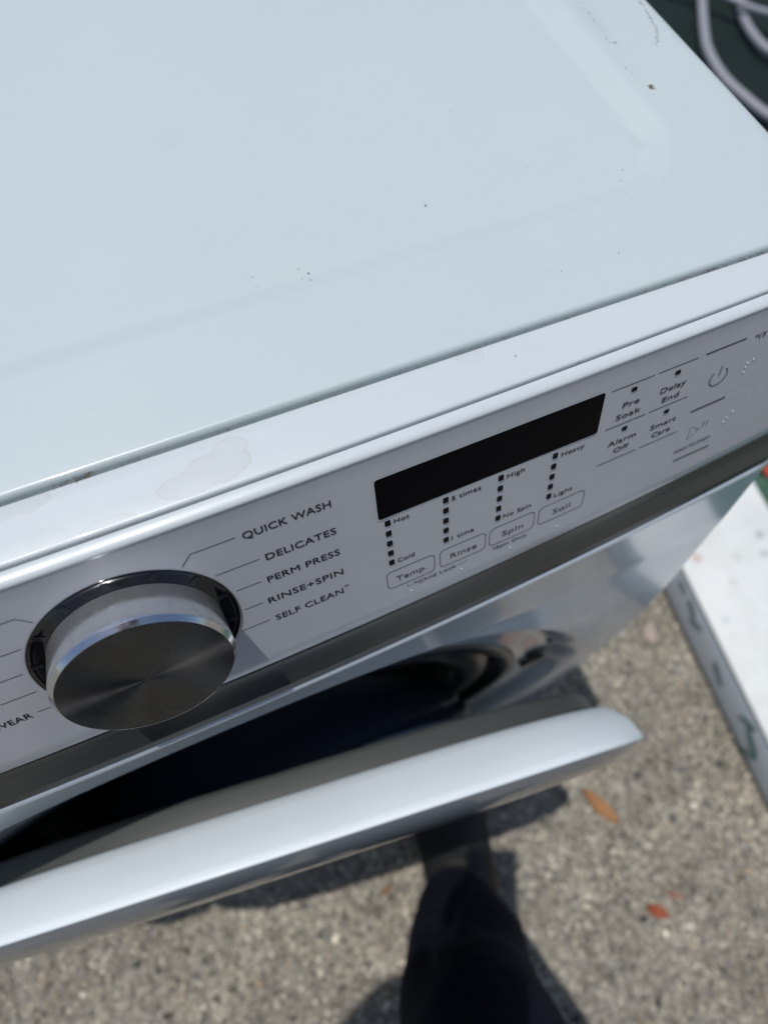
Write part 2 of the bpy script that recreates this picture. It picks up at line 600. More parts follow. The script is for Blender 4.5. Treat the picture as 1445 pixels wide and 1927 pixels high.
def front_pt(x, z, r):
    y = yfront(x, z)
    t = min(max((RR - r) / 0.034, 0), 1); t = t * t * (3 - 2 * t)
    y += 0.022 * t
    y += endroll(x, 0.007)
    e = 0.034 - z
    if e > 0: y += 0.014 * (1 - math.sqrt(max(0, 1 - (e / 0.014) ** 2)))
    e = z - (zs_at(x) - 0.0045)
    if e > 0: y += 0.0035 * (1 - math.sqrt(max(0, 1 - min(1, e / 0.0045) ** 2)))
    # pressed crease parallel to the top
    y += 0.0006 * (1 / (1 + math.exp((z - (0.782 + 0.02 * x * x)) / 0.0022)))
    return (x, y, z)


def front_mesh():
    nt_, V = 360, []
    rs1 = [PR0 + 0.0, PR0 + 0.003, 0.262, 0.272] + list(np.linspace(0.282, 0.322, 30))
    for i in range(nt_):
        th = 2 * PI * i / nt_
        c, s = math.cos(th), math.sin(th)
        # distance to the rectangle boundary
        tx = W2 / abs(c) if abs(c) > 1e-6 else 1e9
        best = tx
        if s > 1e-6:
            tz = (zs_at(0) - PC[1]) / s
            for _ in range(4): tz = (zs_at(min(tz, tx) * c) - PC[1]) / s
            best = min(best, tz)
        elif s < -1e-6:
            best = min(best, (PC[1] - 0.02) / -s)
        outer = []
        for k in range(1, 41):
            u = k / 40
            u = 1 - (1 - u) ** 1.7
            outer.append(0.322 + (max(best, 0.3222) - 0.322) * u)
        for r in rs1 + outer:
            V.append(front_pt(r * c, PC[1] + r * s, r))
    return V, grid_faces(nt_, len(rs1) + 40, True)


V, F = front_mesh()
front = part(mesh_obj('front_panel', V, F, M_white))
auto_sharp(front, 1.0)
front['label'] = 'glossy white bulged front below the dark band'

yc = yfront(0, PC[1]) + 0.022
Mp = Matrix(((1, 0, 0, PC[0]), (0, 0, -1, yc), (0, 1, 0, PC[1]), (0, 0, 0, 1)))   # local z -> world -y
ring = part(lathe('porthole_trim', [(0.248, -0.02), (0.2515, 0.0), (0.250, 0.0025), (0.244, 0.003), (0.236, 0.000), (0.2335, -0.02)], Mp, M_rubber))
gas = part(lathe('door_gasket', [(0.2345, -0.012), (0.222, -0.006), (0.206, -0.008), (0.188, -0.020), (0.192, -0.035), (0.178, -0.05), (0.170, -0.075), (0.168, -0.10)], Mp, M_rubber))
drum = part(lathe('drum', [(0.167, -0.095), (0.225, -0.11), (0.235, -0.13), (0.235, -0.36), (0.2, -0.375), (0.0, -0.38)], Mp, M_steel))
auto_sharp(drum)
for o_ in (ring, gas):      # both follow the bulge of the front
    for v in o_.data.vertices:
        v.co.y += yfront(v.co.x, v.co.z) - yfront(0, PC[1])
# latch opening in the front, right of the porthole: a dark J-shaped slot
lx, lz = 0.277, 0.552


def rec(x, z, d=0.0): return Vector((x, yfront(x, z) + 0.022 - d, z))


slot = part(tube('latch_slot', [rec(a, b, 0.0012) for a, b in [(p.x, p.z) for p in spline([(0.262, 0, 0.518), (0.276, 0, 0.521), (0.288, 0, 0.530), (0.292, 0, 0.548), (0.288, 0, 0.566), (0.274, 0, 0.596)], 6)]], 0.0038, M_black, n=10))
part(tube('latch_slot', [rec(a, b, 0.0004) for a, b in ((0.262, 0.548), (0.274, 0.553), (0.286, 0.552))], 0.0036, M_black, n=10))


# ---- door: round, hinged at the left, a few centimetres ajar
DA = 0.1249
DC = Vector((0.0236, -0.1075, 0.500))
DN = Vector((-math.sin(DA), -math.cos(DA), 0))
DU = Vector((math.cos(DA), -math.sin(DA), 0))
Md = Matrix(((DU.x, 0, DN.x, DC.x), (DU.y, 0, DN.y, DC.y), (0, 1, 0, DC.z), (0, 0, 0, 1)))
DR, DF, DT = 0.2409, 0.2794, 0.0311


def super_lathe(name, prof, M, mat_, n=240, ne=3.03, fade=None, wide=None):
    """like lathe but with a squared-off round outline; fade gives the share of squareness per profile point"""
    verts = []
    for k in range(n):
        th = 2 * PI * k / n
        c, s_ = math.cos(th), math.sin(th)
        q = (abs(c) ** ne + abs(s_) ** ne) ** (-1 / ne)
        for i, (r, d) in enumerate(prof):
            f = 1.0 if fade is None else fade[i]
            kk = 1 + (q - 1) * f
            wx = 1.0 if wide is None else wide[i]
            verts.append(M @ Vector((r * c * kk * wx, r * s_ * kk, d)))
    return mesh_obj(name, verts, grid_faces(n, len(prof), True), mat_)


door = part(super_lathe('door', [(DR - 0.03, -0.001), (DR - 0.004, -0.0008), (DR - 0.001, 0.0002), (DR + 0.003, 0.0012), (DR + 0.0105, 0.0065), (DR + 0.0225, 0.0150), (DF - 0.0040, DT - 0.006),
                                (DF - 0.001, DT - 0.0018), (DF - 0.0012, DT - 0.0006), (DF - 0.003, DT), (DF - 0.008, DT + 0.0002)], Md, M_doorw,
                        wide=(1.0, 1.06, 1.085, 1.095, 1.085, 1.055, 1.012, 1.0, 1.0, 1.0, 1.0)))
door['label'] = 'round white door ring standing slightly open'


def sub(o, par):
    o.parent = par
    return o


sub(super_lathe('door_back_shell', [(0.17, -0.014), (0.215, -0.0155), (DR - 0.010, -0.0155), (DR - 0.0065, -0.0150), (DR - 0.005, -0.012), (DR - 0.0035, -0.0010)], Md, M_darkdoor, fade=(0, .6, 1, 1, 1, 1), wide=(1.0, 1.03, 1.06, 1.07, 1.08, 1.085)), door)
sub(lathe('glass_bowl', [(0.178, -0.0145), (0.172, -0.034), (0.162, -0.055), (0.14, -0.075), (0.10, -0.088), (0.05, -0.094), (0.0, -0.095)], Md, M_glass, n=160), door)
sub(super_lathe('door_front_bezel', [(DF - 0.0035, DT + 0.0002), (DF - 0.0048, DT + 0.0015), (DF - 0.013, DT + 0.0055), (DF - 0.024, DT + 0.0090), (DF - 0.05, DT + 0.0115), (0.20, DT + 0.0110), (0.19, DT + 0.0085)], Md, M_bezel, fade=(1, 1, 1, 1, .9, .2, 0)), door)
sub(lathe('door_front_window', [(0.189, DT + 0.0075), (0.12, DT + 0.009), (0.05, DT + 0.010), (0, DT + 0.010)], Md, M_glass, n=120), door)
hg = rbox('hinge', (0.03, 0.035, 0.11), (-0.285, -0.080, 0.50), 0.004, M_steel)
sub(hg, door)

# ---- dial
KX, KV = 0.0, 0.0508
u_ = Vector((1, 0, 0)); dn_ = Vector((0, -SN, -CS)); nn_ = Vector((0, -CS, SN))
kc = S(KX, KV)
Mk = Matrix(((u_.x, -dn_.x, nn_.x, kc.x), (u_.y, -dn_.y, nn_.y, kc.y), (u_.z, -dn_.z, nn_.z, kc.z), (0, 0, 0, 1)))
KS = 0.976
Mk = Mk @ Matrix.Scale(KS, 4)
well = part(lathe('dial_well', [(0.0402, 0.0001), (0.0400, 0.0005), (0.0394, 0.0005), (0.0386, 0.0001), (0.0375, 0.00015), (0.0335, 0.00025), (0.0, 0.0003)], Mk, M_black, n=160))
dial = lathe('dial', [(0.0334, 0.0004), (0.0337, 0.006), (0.0341, 0.0130), (0.0343, 0.0152), (0.0342, 0.0157)], Mk, M_side, n=160)
part(dial)
dial['label'] = 'round brushed chrome program knob'
bv = sub(lathe('bevel_ring', [(0.0342, 0.0157), (0.0341, 0.0161), (0.0326, 0.01795), (0.0323, 0.01803)], Mk, M_chrome, n=160), dial)
auto_sharp(bv, 0.3)
# face in its own local frame so that the spun grain runs round its centre
nf = 128
prof = [(0.0, 0.0), (0.004, 0.0), (0.012, 0.0), (0.022, 0.0), (0.0300, 0.0), (0.0324, 0.0)]
fv = []
for k in range(nf):
    th = 2 * PI * k / nf
    for r, d in prof:
        fv.append((max(r, 1e-5) * math.cos(th), max(r, 1e-5) * math.sin(th), 0))
face = mesh_obj('dial_face', fv, grid_faces(nf, len(prof), True), M_spun)
face.matrix_basis = Mk @ Matrix.Translation((0, 0, 0.01803))
face.parent = dial
for k in range(14):
    a = 2 * PI * (k + 0.5) / 14
    wv = 0.0013
    vs = []
    for r, s_ in ((0.0345, -1), (0.0345, 1), (0.0388, 1), (0.0388, -1)):
        vs.append(Mk @ Vector((r * math.cos(a) - s_ * wv * math.sin(a), r * math.sin(a) + s_ * wv * math.cos(a), 0.00045)))
    sub(mesh_obj('tick_mark', vs, [(0, 1, 2, 3)], M_tick), well)

# ---- printing on the control panel
OFF = 0.00012
FONT = None


def text(s, x0, x1, v_base, cap, material=M_ink, name='lettering', bold=0.10):
    """text from x0 to x1 (mm) with its baseline v mm down the face and capital height cap mm"""
    cu = bpy.data.curves.new('t', 'FONT')
    cu.body = s; cu.size = 1.0; cu.resolution_u = 3; cu.fill_mode = 'FRONT'
    cu.space_character = 1.04
    to = bpy.data.objects.new('t', cu)
    COL.objects.link(to)
    bpy.context.view_layer.update()
    dg = bpy.context.evaluated_depsgraph_get()
    me = bpy.data.meshes.new_from_object(to.evaluated_get(dg))
    bpy.data.objects.remove(to)
    co = np.array([v.co[:] for v in me.vertices])
    mn, mx = co[:, 0].min(), co[:, 0].max()
    CAPH = 0.729
    sx = (x1 - x0) / (mx - mn)
    sy = cap / CAPH
    new = []
    for c in co:
        p = S((x0 + (c[0] - mn) * sx) * MM, (v_base - c[1] * sy) * MM, OFF)
        new.append(p)
    polys = [tuple(p.vertices) for p in me.polygons]
    nv_ = len(new)
    allp = list(new); allf = list(polys)
    for k, (du, dv) in enumerate(((bold, 0.0), (bold * 0.5, bold * 0.7))):
        sh = Vector((du * MM, -dv * MM * SN, -dv * MM * CS)) + Vector((0, -CS, SN)) * 0.00002 * (k + 1)
        allf += [tuple(i + nv_ * (k + 1) for i in p) for p in polys]
        allp += [p + sh for p in new]
    bpy.data.meshes.remove(me)
    me = bpy.data.meshes.new(name)
    me.from_pydata([tuple(p) for p in allp], [], allf)
    o = link_mesh(name, me, material, panel, False)
    return o


def ribbon(pts, wd, material=M_ink, name='printed_line', closed=False, off=OFF):
    """flat line of width wd mm through (x, v) mm points"""
    P = [Vector((a, b)) for a, b in pts]
    n_ = len(P)
    V = []
    for i in range(n_):
        if closed: a, b = P[(i - 1) % n_], P[(i + 1) % n_]
        else: a, b = P[max(i - 1, 0)], P[min(i + 1, n_ - 1)]
        t = (b - a).normalized()
        nn = Vector((-t.y, t.x)) * wd / 2
        for q in (P[i] + nn, P[i] - nn):
            V.append(S(q.x * MM, q.y * MM, off))
    F = []
    for i in range(n_ if closed else n_ - 1):
        j = (i + 1) % n_
        F.append((2 * i, 2 * i + 1, 2 * j + 1, 2 * j))
    o = mesh_obj(name, V, F, material, panel, False)
    return o


def rrect(x0, v0, x1, v1, r, n_=5):
    out = []
    for cx_, cv_, a0 in ((x1 - r, v0 + r, -90), (x1 - r, v1 - r, 0), (x0 + r, v1 - r, 90), (x0 + r, v0 + r, 180)):
        for k in range(n_ + 1):
            a = math.radians(a0 + 90 * k / n_)
            out.append((cx_ + r * math.cos(a), cv_ + r * math.sin(a)))
    return out


def plate(name, outline, off0, off1, material, parent=panel):
    n_ = len(outline)
    V = [S(a * MM, b * MM, off0) for a, b in outline] + [S(a * MM, b * MM, off1) for a, b in outline]
    F = [tuple(range(n_, 2 * n_))] + [(i, (i + 1) % n_, n_ + (i + 1) % n_, n_ + i) for i in range(n_)]
    o = mesh_obj(name, V, F, material, parent, False)
    return o


# wash programs
for s, x0, x1, vbse in (('QUICK WASH', 50.6, 85.6, 17.2), ('DELICATES', 56.3, 85.6, 33.2), ('PERM PRESS', 54.2, 85.4, 46.6),
                        ('RINSE+SPIN', 51.8, 85.2, 60.0), ('SELF CLEAN', 52.4, 83.6, 73.2)):
    text(s, x0, x1, vbse, 3.9)
text('+', 84.4, 86.6, 69.8, 1.6)
text('WEAR', -65.0, -50.3, 73.4, 3.9)
for pts in ([(26.7, 19.7), (31.0, 14.7), (47.9, 14.7)], [(36.2, 31.0), (53.8, 31.0)], [(41.3, 44.4), (51.7, 44.4)], [(41.4, 57.9), (49.5, 57.9)], [(37.1, 71.1), (49.9, 71.1)],
            [(-26.8, 20.0), (-30.9, 15.0), (-50, 15.0)], [(-36.0, 31.2), (-56, 31.2)], [(-41.9, 45.1), (-56, 45.1)], [(-42.5, 58.2), (-56, 58.2)], [(-42.5, 71.3), (-47.6, 71.3)]):
    ribbon(pts, 0.32)

# display window with its thin pale moulded rim
ribbon(rrect(103.4, 11.9, 209.7, 35.6, 1.6), 0.9, M_fascia, 'display_rim', True, 0.00022)
plate('display_window', rrect(103.7, 12.2, 209.4, 35.3, 1.4), -0.0005, 0.00032, M_display)


M_led = mat('indicator_black', (0.004, 0.004, 0.006), 0.6, spec=0.15)


def lamp(x, v, wd=2.6, ht=3.2):
    rim = plate('indicator_light', rrect(x - wd / 2, v - ht / 2, x + wd / 2, v + ht / 2, 0.5, 3), 0.0, 0.00030, M_led)
    # pale ribbon painting the lit lower and right edges of the recess
    rm = ribbon([(x - wd / 2 - 0.15, v + ht / 2 - 0.2), (x - wd / 2 + 0.1, v + ht / 2 + 0.32), (x + wd / 2 + 0.1, v + ht / 2 + 0.32), (x + wd / 2 + 0.3, v - ht / 2 + 0.5)], 0.42, M_doorw, 'edge_highlight', False, 0.0002)
    return rim


for x in (107.6, 134.5, 161.2, 188.5):
    for k in range(5):
        lamp(x, 39.3 + 6.65 * k)
for x, v in ((225.0, 17.2), (248.0, 17.6), (225.2, 40.0), (248.6, 40.4)):
    lamp(x, v, 2.8, 2.2)

for s, x0, x1, vbse in (('Hot', 110.4, 117.4, 41.0), ('5 times', 137.2, 151.4, 41.3), ('High', 164.2, 173.0, 41.2), ('Heavy', 191.8, 203.9, 41.6),
                        ('Cold', 110.3, 118.6, 67.8), ('1 time', 137.2, 148.6, 67.8), ('No Spin', 163.9, 178.9, 67.8), ('Light', 191.4, 201.7, 68.3)):
    text(s, x0, x1, vbse, 2.95, bold=0.05)
for s, x0, x1, a, b in (('Temp.', 104.4, 128.4, 108.9, 124.2), ('Rinse', 131.2, 155.2, 136.6, 150.4), ('Spin', 157.4, 181.8, 164.2, 175.8), ('Soil', 184.3, 210.0, 192.4, 202.4)):
    ribbon(rrect(x0, 72.6, x1, 85.0, 2.6), 0.42, M_ink2, 'button_outline', True)
    text(s, a, b, 81.2, 3.8, M_ink2, bold=0.09)
text('*Child Lock', 117.4, 139.6, 89.6, 2.5, M_ink2)
ribbon([(114.2, 86.4), (114.2, 88.6), (116.8, 88.6)], 0.3, M_ink2)
ribbon([(140.6, 88.6), (145.2, 88.6), (145.2, 86.4)], 0.3, M_ink2)
text('*Spin Only', 159.4, 178.6, 89.4, 2.5, M_ink2)

for a, b in ((212.9, 234.6), (236.7, 257.6), (261.8, 284.2)):
    ribbon([(a, 13.6), (b, 13.6)], 0.42 if a < 260 else 0.75)
for a, b in ((213.9, 235.9), (237.6, 259.2)):
    ribbon([(a, 36.2), (b, 36.2)], 0.5, M_ink2)
for a, b in ((214.2, 236.3), (238.1, 260.4)):
    ribbon([(a, 58.8), (b, 58.8)], 0.5, M_ink2)
ribbon([(265.0, 48.6), (285.8, 48.6)], 1.3, M_ink2)
ribbon([(265.4, 82.4), (288.4, 82.8)], 1.2, M_ink2)
for s, x0, x1, v in (('Pre', 220.8, 229.6, 26.4), ('Soak', 218.6, 231.6, 32.6), ('Delay', 241.0, 255.0, 27.0), ('End', 243.6, 252.8, 33.2),
                     ('Alarm', 217.6, 233.2, 48.6), ('Off', 221.8, 230.4, 54.4), ('Smart', 241.6, 256.4, 49.4), ('Care', 243.8, 254.6, 55.2)):
    text(s, x0, x1, v, 3.25, bold=0.09)
text('*(3 sec)', 289.4, 306.0, 16.4, 2.6)
# power symbol
px_, pv_ = 275.2, 31.6
ribbon([(px_ + 4.9 * math.sin(math.radians(a)), pv_ - 4.9 * math.cos(math.radians(a))) for a in range(38, 323, 12)], 0.65, M_ink2, 'power_symbol')
ribbon([(px_, pv_ - 6.2), (px_, pv_ - 0.6)], 0.65, M_ink2, 'power_symbol')
# start / pause symbol
ribbon([(269.4, 60.2), (275.6, 64.6), (269.4, 69.0)], 0.55, M_ink2, 'start_symbol', True)
for xx in (277.6, 279.9):
    ribbon([(xx, 60.4), (xx, 64.2)], 0.55, M_ink2, 'start_symbol')
text('HOLD TO START', 263.6, 286.4, 76.3, 2.4, M_ink2, bold=0.09)


def dot(x, v, r=0.62):
    c = S(x * MM, v * MM, 0)
    V = [c + nn_ * (r / 1000 * 0.8)]; F = []
    for lvl, (rr, hh) in enumerate(((0.5, 0.62), (1.0, 0.0))):
        for k in range(10):
            a = 2 * PI * k / 10
            V.append(c + (u_ * math.cos(a) + dn_ * math.sin(a)) * (r * rr / 1000) + nn_ * (r / 1000 * hh))
    for k in range(10):
        k2 = (k + 1) % 10
        F.append((0, 1 + k, 1 + k2)); F.append((1 + k, 11 + k, 11 + k2, 1 + k2))
    return mesh_obj('braille_dot', V, F, M_fascia, panel)


for x, v in ((115.8, 93.2), (142.6, 93.2), (169.6, 93.2), (197.0, 93.2), (291.6, 30.2), (294.8, 29.4), (291.4, 32.6), (291.5, 35.6),
             (296.2, 62.6), (293.2, 65.2), (292.4, 68.0)):
    dot(x, v, 0.62)


# ---- dirt on the lid (real scraps of dirt lying on it)
def ldrop(x):
    e = abs(x) - (W2 - 0.010)
    return 0.010 * (1 - math.sqrt(max(0, 1 - (e / 0.010) ** 2))) if e > 0 else 0.0


def dirt_strip(name, pts, w0, material, par, z=H, n_=40, gap=0.35, seed=1):
    r_ = random.Random(seed)
    P = spline([(a, b, 0) for a, b in pts], 14)
    V = []; F = []
    for i in range(len(P) - 1):
        if r_.random() < gap: continue
        t = (P[i + 1] - P[i]); L = max(t.length, 1e-5); t = t / L
        s = Vector((-t.y, t.x, 0))
        ww = w0 * (0.35 + r_.random())
        c = P[i] + s * (r_.random() - 0.5) * w0 * 0.8
        b = len(V)
        k = 6
        for j in range(k):
            a = 2 * PI * j / k
            q = c + t * math.cos(a) * L * (0.5 + 0.4 * r_.random()) + s * math.sin(a) * ww * (0.4 + 0.6 * r_.random())
            V.append((q.x, q.y, z - ldrop(q.x) + 0.00005))
        V.append((c.x, c.y, z - ldrop(c.x) + 0.0004))
        for j in range(k): F.append((b + j, b + (j + 1) % k, b + k))
    o = mesh_obj(name, V, F, material, par, False)
    return o


LZ = H + 0.0001
dirt_strip('brown_scratch', [(0.3385, 0.168), (0.3365, 0.152), (0.3325, 0.141), (0.3265, 0.1325)], 0.0021, M_dirt, lid, LZ, gap=0.06, seed=3)
dirt_strip('brown_scratch', [(0.3072, 0.1075), (0.3058, 0.1045)], 0.0024, M_dirt, lid, LZ, gap=0.05, seed=5)
dirt_strip('scuff_line', [(0.3420, 0.149), (0.3400, 0.138), (0.3375, 0.1265)], 0.0004, M_dirt2, lid, LZ, gap=0.5, seed=6)
dirt_strip('scuff_line', [(0.3075, 0.178), (0.3068, 0.160), (0.3045, 0.143)], 0.0006, M_dirt2, lid, LZ, gap=0.6, seed=8)
dirt_strip('scuff_line', [(0.3045, 0.143), (0.307, 0.1415), (0.309, 0.142)], 0.0012, M_dirt2, lid, LZ, gap=0.5, seed=9)
dirt_strip('scuff_line', [(0.302, 0.1235), (0.3035, 0.116)], 0.0004, M_dirt2, lid, LZ, gap=0.5, seed=10)


def specks(name, pts, material, par):
    V = []; F = []
    for (x, y, z, r) in pts:
        b = len(V); k = 6
        for j in range(k):
            a = 2 * PI * j / k; q = r * (0.7 + 0.6 * random.random())
            V.append((x + q * math.cos(a), y + q * math.sin(a), z - 0.0001))
        V.append((x, y, z + r * 0.4))
        for j in range(k): F.append((b + j, b + (j + 1) % k, b + k))
    o = mesh_obj(name, V, F, material, par, False)
    o['kind'] = 'stuff'
    return o


def ztray(x, y): return H - 0.0055 if (abs(x) < 0.28 and 0.066 < y < 0.68) else H
sp = [(0.072, 0.211, 0.0004), (0.040, 0.134, 0.00035), (0.110, 0.055, 0.0005), (0.173, 0.078, 0.0006), (0.313, 0.040, 0.0006), (0.107, 0.0585, 0.0003), (0.0885, 0.061, 0.00025),
      (0.150, 0.056, 0.0002), (0.21, 0.13, 0.0003), (0.263, 0.062, 0.0003), (0.25, 0.16, 0.00025), (0.235, 0.02, 0.00025)]
pts = [(x, y, ztray(x, y) - r * 0.1, r) for x, y, r in sp]
for _ in range(90):
    x = random.uniform(-0.05, 0.33); y = random.uniform(0.005, 0.28)
    pts.append((x, y, ztray(x, y), random.uniform(0.00008, 0.0002)))
specks('dust_specks', pts, M_dirt2, lid)
pts = [(0.17, -0.010, 0.0004), (0.192, -0.0215, 0.0005)]
pts = [(x, y, ZL + 0.0001, r) for x, y, r in pts]
for _ in range(50):
    x = random.uniform(-0.05, 0.30)
    pts.append((x, random.uniform(-0.021, -0.003), ZL, random.uniform(0.00008, 0.00017)))
specks('dust_specks', pts, M_dirt2, fascia)
pts = []
for _ in range(26):
    x = random.gauss(0.006, 0.0035)
    pts.append((x, random.uniform(-0.0016, 0.0012), ZL - 0.0002 + random.uniform(0, 0.0008), random.uniform(0.0002, 0.0006)))
for _ in range(60):
    x = 0.345 - abs(random.gauss(0, 0.04))
    pts.append((x, random.uniform(-0.0012, 0.0002), ZL - 0.0004, random.uniform(0.0002, 0.0005)))
for _ in range(70):
    x = random.uniform(-0.08, 0.22)
    pts.append((x, random.uniform(-0.0012, 0.0), ZL - 0.0006, random.uniform(0.0001, 0.0003)))
specks('seam_grime', pts, M_rust, fascia)

# =================================================================== GROUND
M_ground = mat('exposed_aggregate_concrete', (0.2, 0.18, 0.155), 0.95, spec=0.2)
n = N(M_ground)
big = n.noise(3.2, 5, 0.6)
med = n.noise(22, 4, 0.6)
base = n.ramp(med, [(0.30, (0.15, 0.138, 0.113)), (0.5, (0.24, 0.22, 0.178)), (0.72, (0.32, 0.295, 0.245))])
peb = n.voro(150, 'F1', 'Color')
sepc = n.t.nodes.new('ShaderNodeSeparateColor'); n.l(peb, sepc.inputs[0])
pc = n.ramp(sepc.outputs[0], [(0.0, (0.08, 0.08, 0.08)), (0.25, (0.19, 0.17, 0.14)), (0.5, (0.30, 0.27, 0.22)), (0.8, (0.42, 0.38, 0.31)), (1.0, (0.60, 0.56, 0.47))])
col = n.mix(0.6, base, pc)
col = n.mix(n.gray(big, [(0.35, 0.35), (0.6, 0.0)]), col, (0.12, 0.11, 0.10))
n.l(col, n.b.inputs['Base Color'])
n.l(n.bump(n.voro(150, 'F1', 'Distance'), 0.6, 0.002, n.bump(med, 0.4, 0.004)), n.b.inputs['Normal'])
gv = []
gx = list(np.linspace(-1.0, 2.2, 90)); gy = list(np.linspace(-1.2, 1.2, 70))
gx = [-60, -12, -3] + gx + [4, 12, 60]; gy = [-60, -12, -3] + gy + [3, 12, 60]
for x in gx:
    for y in gy:
        gv.append((x, y, -0.001 + 0.0015 * noise.noise(Vector((x * 5, y * 5, 0)))))
gr = mesh_obj('ground', gv, grid_faces(len(gx), len(gy)), M_ground)
tag(gr, 'rough exposed aggregate concrete ground', kind='structure')

# pebbles of the aggregate, standing proud
M_peb = mat('pebbles', (0.3, 0.27, 0.22), 0.9, spec=0.25)
n = N(M_peb)
at = n.t.nodes.new('ShaderNodeAttribute'); at.attribute_name = 'tint'
n.l(at.outputs['Color'], n.b.inputs['Base Color'])
NP = 42000
px = rng.uniform(-0.75, 1.15, NP); py = rng.uniform(-0.80, 0.12, NP)
keep = ~((px > 0.735 - 0.11 * 0 + (0.0 - py) * -0.11) & (px < 0.95)) & ~((px > -0.33) & (px < 0.33) & (py > -0.02)) & (px < 0.98)
px, py = px[keep], py[keep]; NP = len(px)
pr = rng.uniform(0.0014, 0.0044, NP) * np.where(rng.random(NP) < 0.07, 1.8, 1.0)
asp = rng.uniform(0.6, 1.0, NP); rot = rng.uniform(0, 2 * PI, NP)
# squashed octahedral domes: 4 mid + 4 base + top
tmpl = []
for k in range(6):
    a = 2 * PI * k / 6
    tmpl.append((math.cos(a), math.sin(a), -0.15))
for k in range(6):
    a = 2 * PI * (k + 0.5) / 6
    tmpl.append((0.68 * math.cos(a), 0.68 * math.sin(a), 0.34))
tmpl.append((0, 0, 0.5))
tmpl = np.array(tmpl)
tf = []
for k in range(6):
    k2 = (k + 1) % 6
    tf += [(k, k2, 6 + k), (k2, 6 + k2, 6 + k), (6 + k, 6 + k2, 12)]
tf = np.array(tf)
nvt = len(tmpl)
jit = rng.uniform(0.8, 1.2, (NP, nvt, 1))
T = tmpl[None] * jit
X = T[..., 0] * pr[:, None]; Y = T[..., 1] * (pr * asp)[:, None]; Z = T[..., 2] * (pr * rng.uniform(0.6, 1.15, NP))[:, None]
cr, sr = np.cos(rot)[:, None], np.sin(rot)[:, None]
VX = px[:, None] + X * cr - Y * sr; VY = py[:, None] + X * sr + Y * cr
allv = np.stack([VX, VY, Z], -1).reshape(-1, 3)
allf = (tf[None] + (np.arange(NP) * nvt)[:, None, None]).reshape(-1, 3)
me = bpy.data.meshes.new('aggregate_pebbles')
me.vertices.add(len(allv)); me.vertices.foreach_set('co', allv.ravel())
me.loops.add(allf.size); me.loops.foreach_set('vertex_index', allf.ravel().astype(np.int32))
me.polygons.add(len(allf)); me.polygons.foreach_set('loop_start', np.arange(0, allf.size, 3, dtype=np.int32))
me.polygons.foreach_set('loop_total', np.full(len(allf), 3, dtype=np.int32))
me.update(calc_edges=True)
pal = np.array([(0.09, 0.09, 0.088), (0.18, 0.17, 0.145), (0.27, 0.25, 0.21), (0.34, 0.32, 0.27), (0.46, 0.435, 0.37), (0.62, 0.59, 0.51), (0.24, 0.24, 0.235), (0.32, 0.27, 0.21)])
pick = rng.choice(len(pal), NP, p=[0.10, 0.16, 0.2, 0.19, 0.14, 0.06, 0.10, 0.05])
st_ = np.array([noise.noise(Vector((a * 9, b * 9, 0.5))) * 0.6 + noise.noise(Vector((a * 26, b * 26, 3.5))) * 0.5 for a, b in zip(px, py)])
grimy = np.clip(1.0 + st_ * 0.75, 0.55, 1.25)[:, None]
cc = pal[pick] * rng.uniform(0.75, 1.2, (NP, 1)) * grimy * np.array([[1.0, 0.97, 0.90]])
colr = np.repeat(np.concatenate([cc, np.ones((NP, 1))], 1), nvt, axis=0)
ca = me.color_attributes.new('tint', 'FLOAT_COLOR', 'POINT')
ca.data.foreach_set('color', colr.ravel())
po = link_mesh('aggregate_pebbles', me, M_peb, None, True)
tag(po, 'small tan and grey pebbles set in the concrete', 'gravel', kind='stuff')


# =================================================================== leaves
def leaf(name, c, ang, L, Wd, color, label, curl=0.006):
    m = mat('leaf_' + name, color, 0.7)
    n = N(m)
    n.l(n.mix(n.noise(180, 4, 0.6), color, tuple(v * 0.55 for v in color)), n.b.inputs['Base Color'])
    V = []; nu, nv = 15, 7
    for i in range(nu):
        u = i / (nu - 1)
        w_ = Wd / 2 * (math.sin(PI * u) ** 0.75) * (1.15 - 0.3 * u)
        for j in range(nv):
            q = j / (nv - 1) * 2 - 1
            x = (u - 0.5) * L; y = q * w_
            z = 0.003 + curl * (q * q) * 0.6 + curl * (2 * u - 1) ** 2 * 0.8 + 0.0006 * math.sin(9 * u + q)
            V.append((x, y, z))
    o = mesh_obj('fallen_leaf', V, grid_faces(nu, nv), m)
    o.location = (c[0], c[1], 0.0015)
    o.rotation_euler = (0, 0, ang)
    s = o.modifiers.new('thick', 'SOLIDIFY'); s.thickness = 0.0004
    st = tube('leaf_stem', [(-L / 2, 0, 0.004 + curl * 0.8), (-L / 2 - L * 0.12, 0.001, 0.003), (-L / 2 - L * 0.25, 0.003, 0.002)], 0.0005, m, n=6)
    st.parent = o
    return tag(o, label, 'leaf', 'fallen leaves on the concrete')


leaf('a', (0.437, -0.272), math.radians(112), 0.072, 0.022, (0.42, 0.20, 0.075), 'long tan orange leaf on the concrete beside the open door')
leaf('b', (0.441, -0.435), math.radians(135), 0.036, 0.017, (0.36, 0.085, 0.035), 'short red brown leaf lying farthest out on the concrete')
leaf('c', (0.478, -0.428), math.radians(140), 0.026, 0.008, (0.34, 0.16, 0.10), 'thin dull orange leaf scrap next to the red brown leaf', 0.003)
leaf('d', (0.455, -0.211), math.radians(95), 0.026, 0.012, (0.40, 0.19, 0.09), 'small orange leaf near the tip of the open door', 0.003)
leaf('e', (0.075, -0.243), math.radians(20), 0.022, 0.010, (0.25, 0.15, 0.08), 'tiny orange leaf scrap in the shade under the open door', 0.003)

